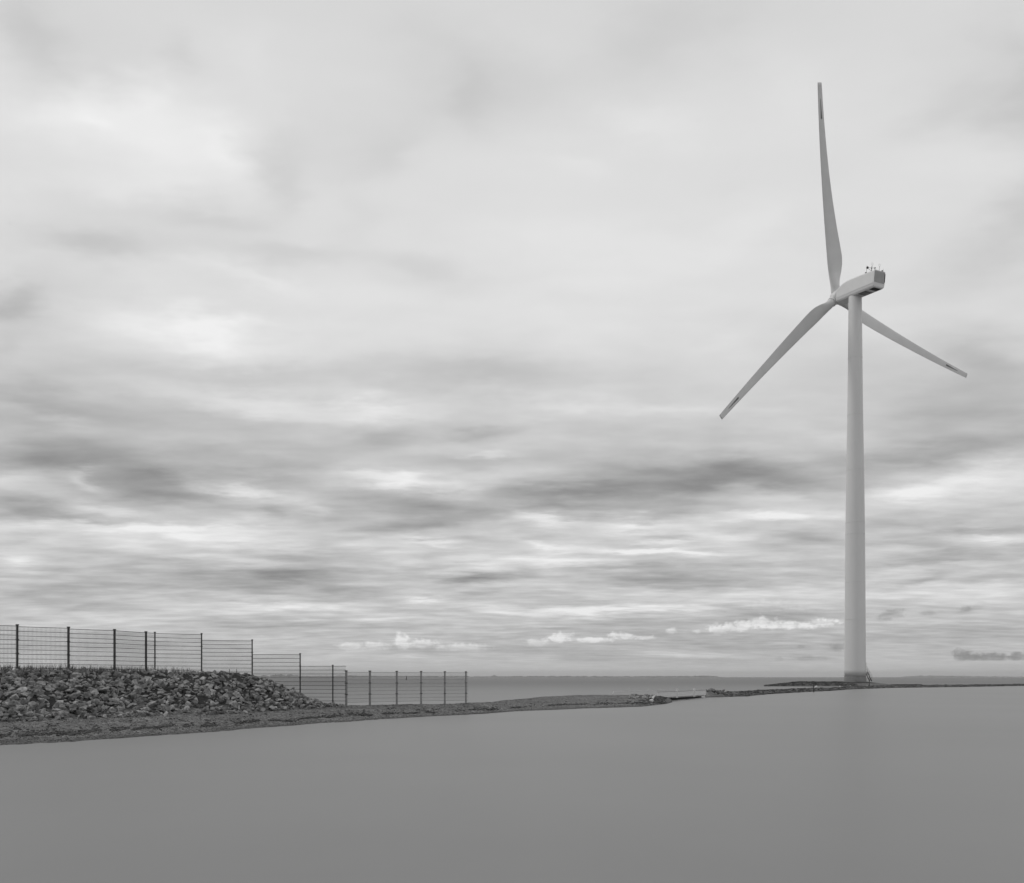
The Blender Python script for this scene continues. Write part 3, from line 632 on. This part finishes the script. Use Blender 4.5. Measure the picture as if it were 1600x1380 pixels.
while len(items) < 3300 and n_try < 16000:
    n_try += 1
    px = rk.uniform(-260, 536); 
    if px < 0 and rk.random() < .55: continue
    t_ = rk.uniform(2.93, 5.55)
    if px > 330 and t_ > 5.2 and rk.random() < .3: continue
    if px < 300 and t_ > 4.98: continue
    hgt = bankheight(px)
    if px > 505 and rk.random() < .55: continue
    s = min(.33, rk.lognormvariate(math.log(.155), .36))
    if t_ < 3.1: s *= .8
    if hgt < .6: s *= .72
    p = wob(surf(px, t_)); p.z += s * (rk.uniform(-.05, .75) if t_ < 4.4 else rk.uniform(-.5, .15) if px > 290 else rk.uniform(-.2, .3))
    items.append((rk.randrange(14), rmat(p, s, .55, rk), s / p.y * (1.3 if 0 <= px else .01), px, t_))
items.sort(key=lambda q: -q[2])
RL = 'angular dark grey stone lying in the riprap bank below the mesh fence'
for gi, mx_, _, px, t_ in items[:300]:
    o = bpy.data.objects.new('rock', protos[gi]); o.matrix_world = mx_; col.objects.link(o)
    row = 'at the bank foot' if t_ < 3.55 else 'halfway up the bank' if t_ < 4.35 else 'high up the bank'
    sec = 'below the leftmost fence post' if px < 65 else 'below the second fence post' if px < 143 else 'below the third fence post' if px < 203 else 'below the close pair of posts' if px < 280 else 'below the last tall panel' if px < 355 else 'on its sloping right end'
    tag(o, 'angular grey stone ' + row + ', ' + sec, 'rock', 'stones of the riprap bank')
o = stone_mass('riprap', [(q[0], q[1]) for q in items[300:]], M_rock2); tag(o, 'smaller angular grey stones filling the riprap bank', 'rocks', kind='stuff')

# rubble at the footbridge
rub = [(at(rk.uniform(985, 1024), rk.uniform(66, 71), rk.uniform(.3, .5)), rk.uniform(.22, .5)) for _ in range(30)]
for p, s in rub:
    o = bpy.data.objects.new('rock', protos[rk.randrange(14)]); o.matrix_world = rmat(p, s, .4, rk); col.objects.link(o)
    tag(o, 'dark rubble stone heaped at the left end of the white footbridge', 'rock', 'rubble left of the footbridge')
for _ in range(36):
    px = rk.uniform(1104, 1134); p = at(px, rk.uniform(89.5, 95), 0); p.z = .3 + .35 * rk.random() - abs(px - 1116) * .008; s = rk.uniform(.25, .5)
    o = bpy.data.objects.new('rock', protos[rk.randrange(14)]); o.matrix_world = rmat(p, s, .4, rk); col.objects.link(o)
    tag(o, 'dark rubble stone heaped at the right end of the white footbridge', 'rock', 'rubble right of the footbridge')
def pale(px, Yd, z, s, lab):
    me = protos[rk.randrange(14)].copy(); me.materials.clear(); me.materials.append(M_pale)
    o = bpy.data.objects.new('pale_stone', me); o.matrix_world = rmat(at(px, Yd, z), s, .3, rk); col.objects.link(o); tag(o, lab, 'stone')
pale(1021.5, 66.0, .52, .34, 'bright white stone among the rubble left of the footbridge')
pale(1018, 65.2, .28, .2, 'small pale stone just below the bright white one by the footbridge')
pale(1276, 124, .62, .28, 'white stone on the spit just right of the thin mooring post')
pale(1272.5, 124, .50, .18, 'tiny white stone at the foot of the thin mooring post on the spit')
pale(1312.5, 150, .42, .2, 'tiny white stone on the spit left of the turbine foot')
pale(1327.5, 156, .42, .27, 'pale stone on the spit directly in front of the turbine foot')
pale(1354.5, 166, .42, .24, 'pale stone on the spit below the turbine stairs')

# pebbles on the beach, wrack line, grass
items = []
for _ in range(9000):
    px = rk.uniform(-60, 1040) if rk.random() < .8 else rk.uniform(-60, 420); t_ = rk.uniform(1.0, 3.9 if px > 540 else 3.1)
    p = wob(surf(px, t_)); p.z += .004; items.append((rk.randrange(14), rmat(p, rk.uniform(.018, .04), .3, rk)))
o = stone_mass('pebbles', items, M_pebble); tag(o, 'small grey pebbles scattered over the gravel beach', 'pebbles', kind='stuff')
items = []
for _ in range(6000):
    px = rk.uniform(-80, 1010)
    t_ = 1.85 + .3 * noise.noise(Vector((px * .021, 0, 2))) + rk.gauss(0, .08 + .12 * abs(noise.noise(Vector((px * .05, 5, 0)))))
    if rk.random() < .12: t_ += rk.uniform(.1, .7) + .2 * noise.noise(Vector((px * .03, 7, 2)))
    if noise.noise(Vector((px * .045, t_ * 2, 11))) + .5 * noise.noise(Vector((px * .3, t_ * 6, 1))) < rk.uniform(-.3, .35): continue
    p = wob(surf(px, t_)); m_ = Matrix.Translation(p + Vector((0, 0, .02))) @ Matrix.Rotation(rk.uniform(0, 6.3), 4, 'Z') @ Matrix.Diagonal((rk.uniform(.04, .13), rk.uniform(.03, .08), rk.uniform(.02, .06), 1))
    items.append((rk.randrange(14), m_))
for _ in range(2200):
    px = rk.uniform(1000, 1040) if rk.random() < .15 else rk.uniform(1130, 1700); t_ = rk.uniform(1.3, 4.2)
    p = wob(surf(px, t_)); k = p.y / 100; m_ = Matrix.Translation(p) @ Matrix.Rotation(rk.uniform(0, 6.3), 4, 'Z') @ Matrix.Diagonal((.35 * k, .22 * k, rk.uniform(.05, .12) * k, 1))
    items.append((rk.randrange(14), m_))
o = stone_mass('seaweed', items, M_weed); tag(o, 'dark strip of dried seaweed washed up along the beach', 'seaweed', kind='stuff')

def grass(name, spots, m, lab, hlo, hhi, wdt):
    vs, fs = [], []
    for p in spots:
        h = rk.uniform(hlo, hhi) * (.6 + .8 * rk.random()); a = rk.uniform(0, 3.14); dx, dy = math.cos(a) * wdt, math.sin(a) * wdt
        lx, ly = rk.gauss(0, .22) * h, rk.gauss(0, .22) * h; o_ = len(vs)
        vs += [(p.x - dx, p.y - dy, p.z - .05), (p.x + dx, p.y + dy, p.z - .05), (p.x + dx * .7 + lx * .4, p.y + dy * .7 + ly * .4, p.z + h * .55), (p.x - dx * .7 + lx * .4, p.y - dy * .7 + ly * .4, p.z + h * .55), (p.x + lx, p.y + ly, p.z + h)]
        fs += [(o_, o_ + 1, o_ + 2, o_ + 3), (o_ + 3, o_ + 2, o_ + 4)]
    me = bpy.data.meshes.new(name); me.from_pydata(vs, [], fs); me.update(); me.materials.append(m)
    o = bpy.data.objects.new(name, me); col.objects.link(o); tag(o, lab, 'grass', kind='stuff')
sp_ = []
while len(sp_) < 3600:
    px = rk.uniform(-220, 300); 
    if noise.noise(Vector((px * .07, 0, 0))) < -.42: continue
    if px > 280 and rk.random() < .6: continue
    p = surf(px, rk.uniform(4.85, 5.5)); sp_.append(p)
grass('grass', sp_, M_grass, 'thin grass blades along the top of the rock bank under the fence', .12, .34, .009)
sp_ = []
for _ in range(9000):
    px = rk.uniform(1194, 1440); d = rk.uniform(-7.5, 5)
    s = max(0, min(1, (px - 1190) / 70)) * (1 if px < 1325 else max(0, 1 - (px - 1325) / 18) if px < 1345 else .28)
    if px > 1345 and d < -2: continue
    if s <= .02: continue
    zb = {True: .9, False: .35}[px < 1340] * min(1, (d + 8.5) / 5) * min(1, (px - 1180) / 60); 
    if 1314 < px < 1350: s *= .45
    p = at(px, 199 + d, zb * .8); sp_.append((p, s))
vs, fs = [], []
items = []
for p, s in sp_:
    k = s * (.45 + .35 * noise.noise(Vector((p.x * .8, p.y * .3, 0))))
    m_ = Matrix.Translation(p + Vector((0, 0, rk.uniform(0, .55) * k))) @ Matrix.Rotation(rk.uniform(0, 6.3), 4, 'Z') @ Matrix.Rotation(rk.uniform(-1, 1), 4, 'X') @ Matrix.Diagonal((rk.uniform(.1, .3), rk.uniform(.06, .16), rk.uniform(.03, .12), 1))
    items.append((rk.randrange(14), m_))
o = stone_mass('scrub', items, M_scrub); tag(o, 'low dark shore scrub covering the islet around the turbine foot', 'scrub', kind='stuff')

# ------------------------------------------------------------ footbridge
A = at(1027, 72.2); B = at(1102.5, 87.6)
fb = empty('footbridge', tuple((A + B) / 2), label='low pale footbridge with plank sides over the gap in the gravel spit', cat='footbridge'); fo = tuple((A + B) / 2)
d = (B - A).normalized(); nrm = Vector((-d.y, d.x, 0))
za, zb_ = .33, .25
def pb(k, off, z): q = A + (B - A) * k + nrm * off; return Vector((q.x, q.y, z))
for k0, k1 in ((0, .347), (.353, .712), (.718, 1)):
    bm = bmesh.new()
    for j in range(3):
        lo = lambda k: za + (zb_ - za) * k + .02 + j * .155
        bar(bm, pb(k0, -j * .012, lo(k0) + .07), pb(k1, -j * .012, lo(k1) + .07), .05, .142)
    link('side_panel', bm, M_plank, fb, fo)
for k in (.35, .715):
    bm = bmesh.new(); z0 = za + (zb_ - za) * k; bar(bm, pb(k, -.06, z0 - .1), pb(k, -.06, z0 + .68), .16, .12); link('post', bm, M_plank, fb, fo)
bm = bmesh.new(); bar(bm, pb(0, -.02, .80), pb(1, -.02, .73), .12, .03); link('top_rail', bm, M_deck, fb, fo)
bm = bmesh.new(); bar(bm, pb(-.01, 1.1, za - .03), pb(1.01, 1.1, zb_ - .03), 1.9, .1); link('deck', bm, M_deck, fb, fo)
bm = bmesh.new(); bar(bm, pb(.0, .5, -.05), pb(1.0, .5, -.15), .2, .55); link('abutment', bm, M_timber, fb, fo)
# pale low rail and slab beyond it
A2, B2 = at(957, 87), at(1040, 99); ro = tuple((A2 + B2) / 2)
rl = empty('railing', ro, label='faint pale low railing standing in the sea behind the footbridge end', cat='railing')
def pr_(k, z): q = A2 + (B2 - A2) * k; return Vector((q.x, q.y, z))
bm = bmesh.new(); tube(bm, [pr_(0, .35), pr_(.02, .56), pr_(1, .56)], .035, 6); link('rail', bm, M_pale, rl, ro)
for k in (.02, .3, .66, .99):
    bm = bmesh.new(); tube(bm, [pr_(k, -.5), pr_(k, .8 if k in (.3, .66) else .56)], .03, 6); link('post', bm, M_pale, rl, ro)
bm = bmesh.new(); q = [at(976, 83.5), at(1026, 79.5), at(1026, 86), at(976, 87)]
top = [bm.verts.new((p.x, p.y, .16)) for p in q]; bot = [bm.verts.new((p.x, p.y, -.4)) for p in q]; bm.faces.new(top); bm.faces.new(bot)
for i in range(4): bm.faces.new((top[i], top[(i + 1) % 4], bot[(i + 1) % 4], bot[i]))
o = link('concrete_slab', bm, M_pale, None, tuple(q[0])); tag(o, 'bright flat slab at the water behind the left end of the footbridge', 'slab')

# posts and marks
def pole(name, px, Yd, h, r, lab, cat, zb=-.6, lean=0):
    p = at(px, Yd, 0); bm = bmesh.new(); tube(bm, [(p.x, p.y, zb), (p.x + lean * .5, p.y, h * .5), (p.x + lean, p.y, h)], [r, r * .95, r * .85], 8)
    o = link(name, bm, M_post, None, (p.x, p.y, 0)); tag(o, lab, cat); return o
pole('mooring_post', 1271.3, 117.5, 1.45, .065, 'thin dark post at the water edge left of the turbine', 'post')
pole('mooring_post', 1358.2, 160, 1.25, .075, 'thin dark post on the spit just right of the turbine foot', 'post')
pole('marker_peg', 358.5, 47.2, 2.42, .022, 'small thin peg sticking up behind the rock bank crest, left one of two', 'peg', 1.8)
pole('marker_peg', 369.7, 47.2, 2.42, .022, 'small thin peg sticking up behind the rock bank crest, right one of two', 'peg', 1.8)
p = at(635, 590); bo = (p.x, p.y, 0); by = empty('sea_mark', bo, label='tiny dark navigation mark standing out in the sea behind the beach fence', cat='navigation mark')
bm = bmesh.new(); tube(bm, [(p.x - .15, p.y, -.5), (p.x, p.y, 1.0), (p.x + .12, p.y, 2.0)], [.35, .3, .2], 10); link('float', bm, M_post, by, bo)
bm = bmesh.new(); tube(bm, [(p.x + .12, p.y, 2.0), (p.x + .15, p.y, 2.5)], .25, 8); link('topmark', bm, M_post, by, bo)

# ------------------------------------------------------------ haze
USE_HAZE = True
if USE_HAZE:
    bm = bmesh.new(); box(bm, (0, 9500, 47), 26000, 20600, 106)
    hm = bpy.data.materials.new('haze'); hm.use_nodes = True; t = hm.node_tree; t.nodes.clear()
    pv = t.nodes.new('ShaderNodeVolumePrincipled'); pv.inputs['Color'].default_value = (.9, .9, .9, 1); pv.inputs['Density'].default_value = 9e-5; pv.inputs['Anisotropy'].default_value = 0
    oo = t.nodes.new('ShaderNodeOutputMaterial'); t.links.new(pv.outputs[0], oo.inputs['Volume'])
    o = link('haze', bm, hm); tag(o, 'thin pale haze over the sea', 'haze', kind='stuff')
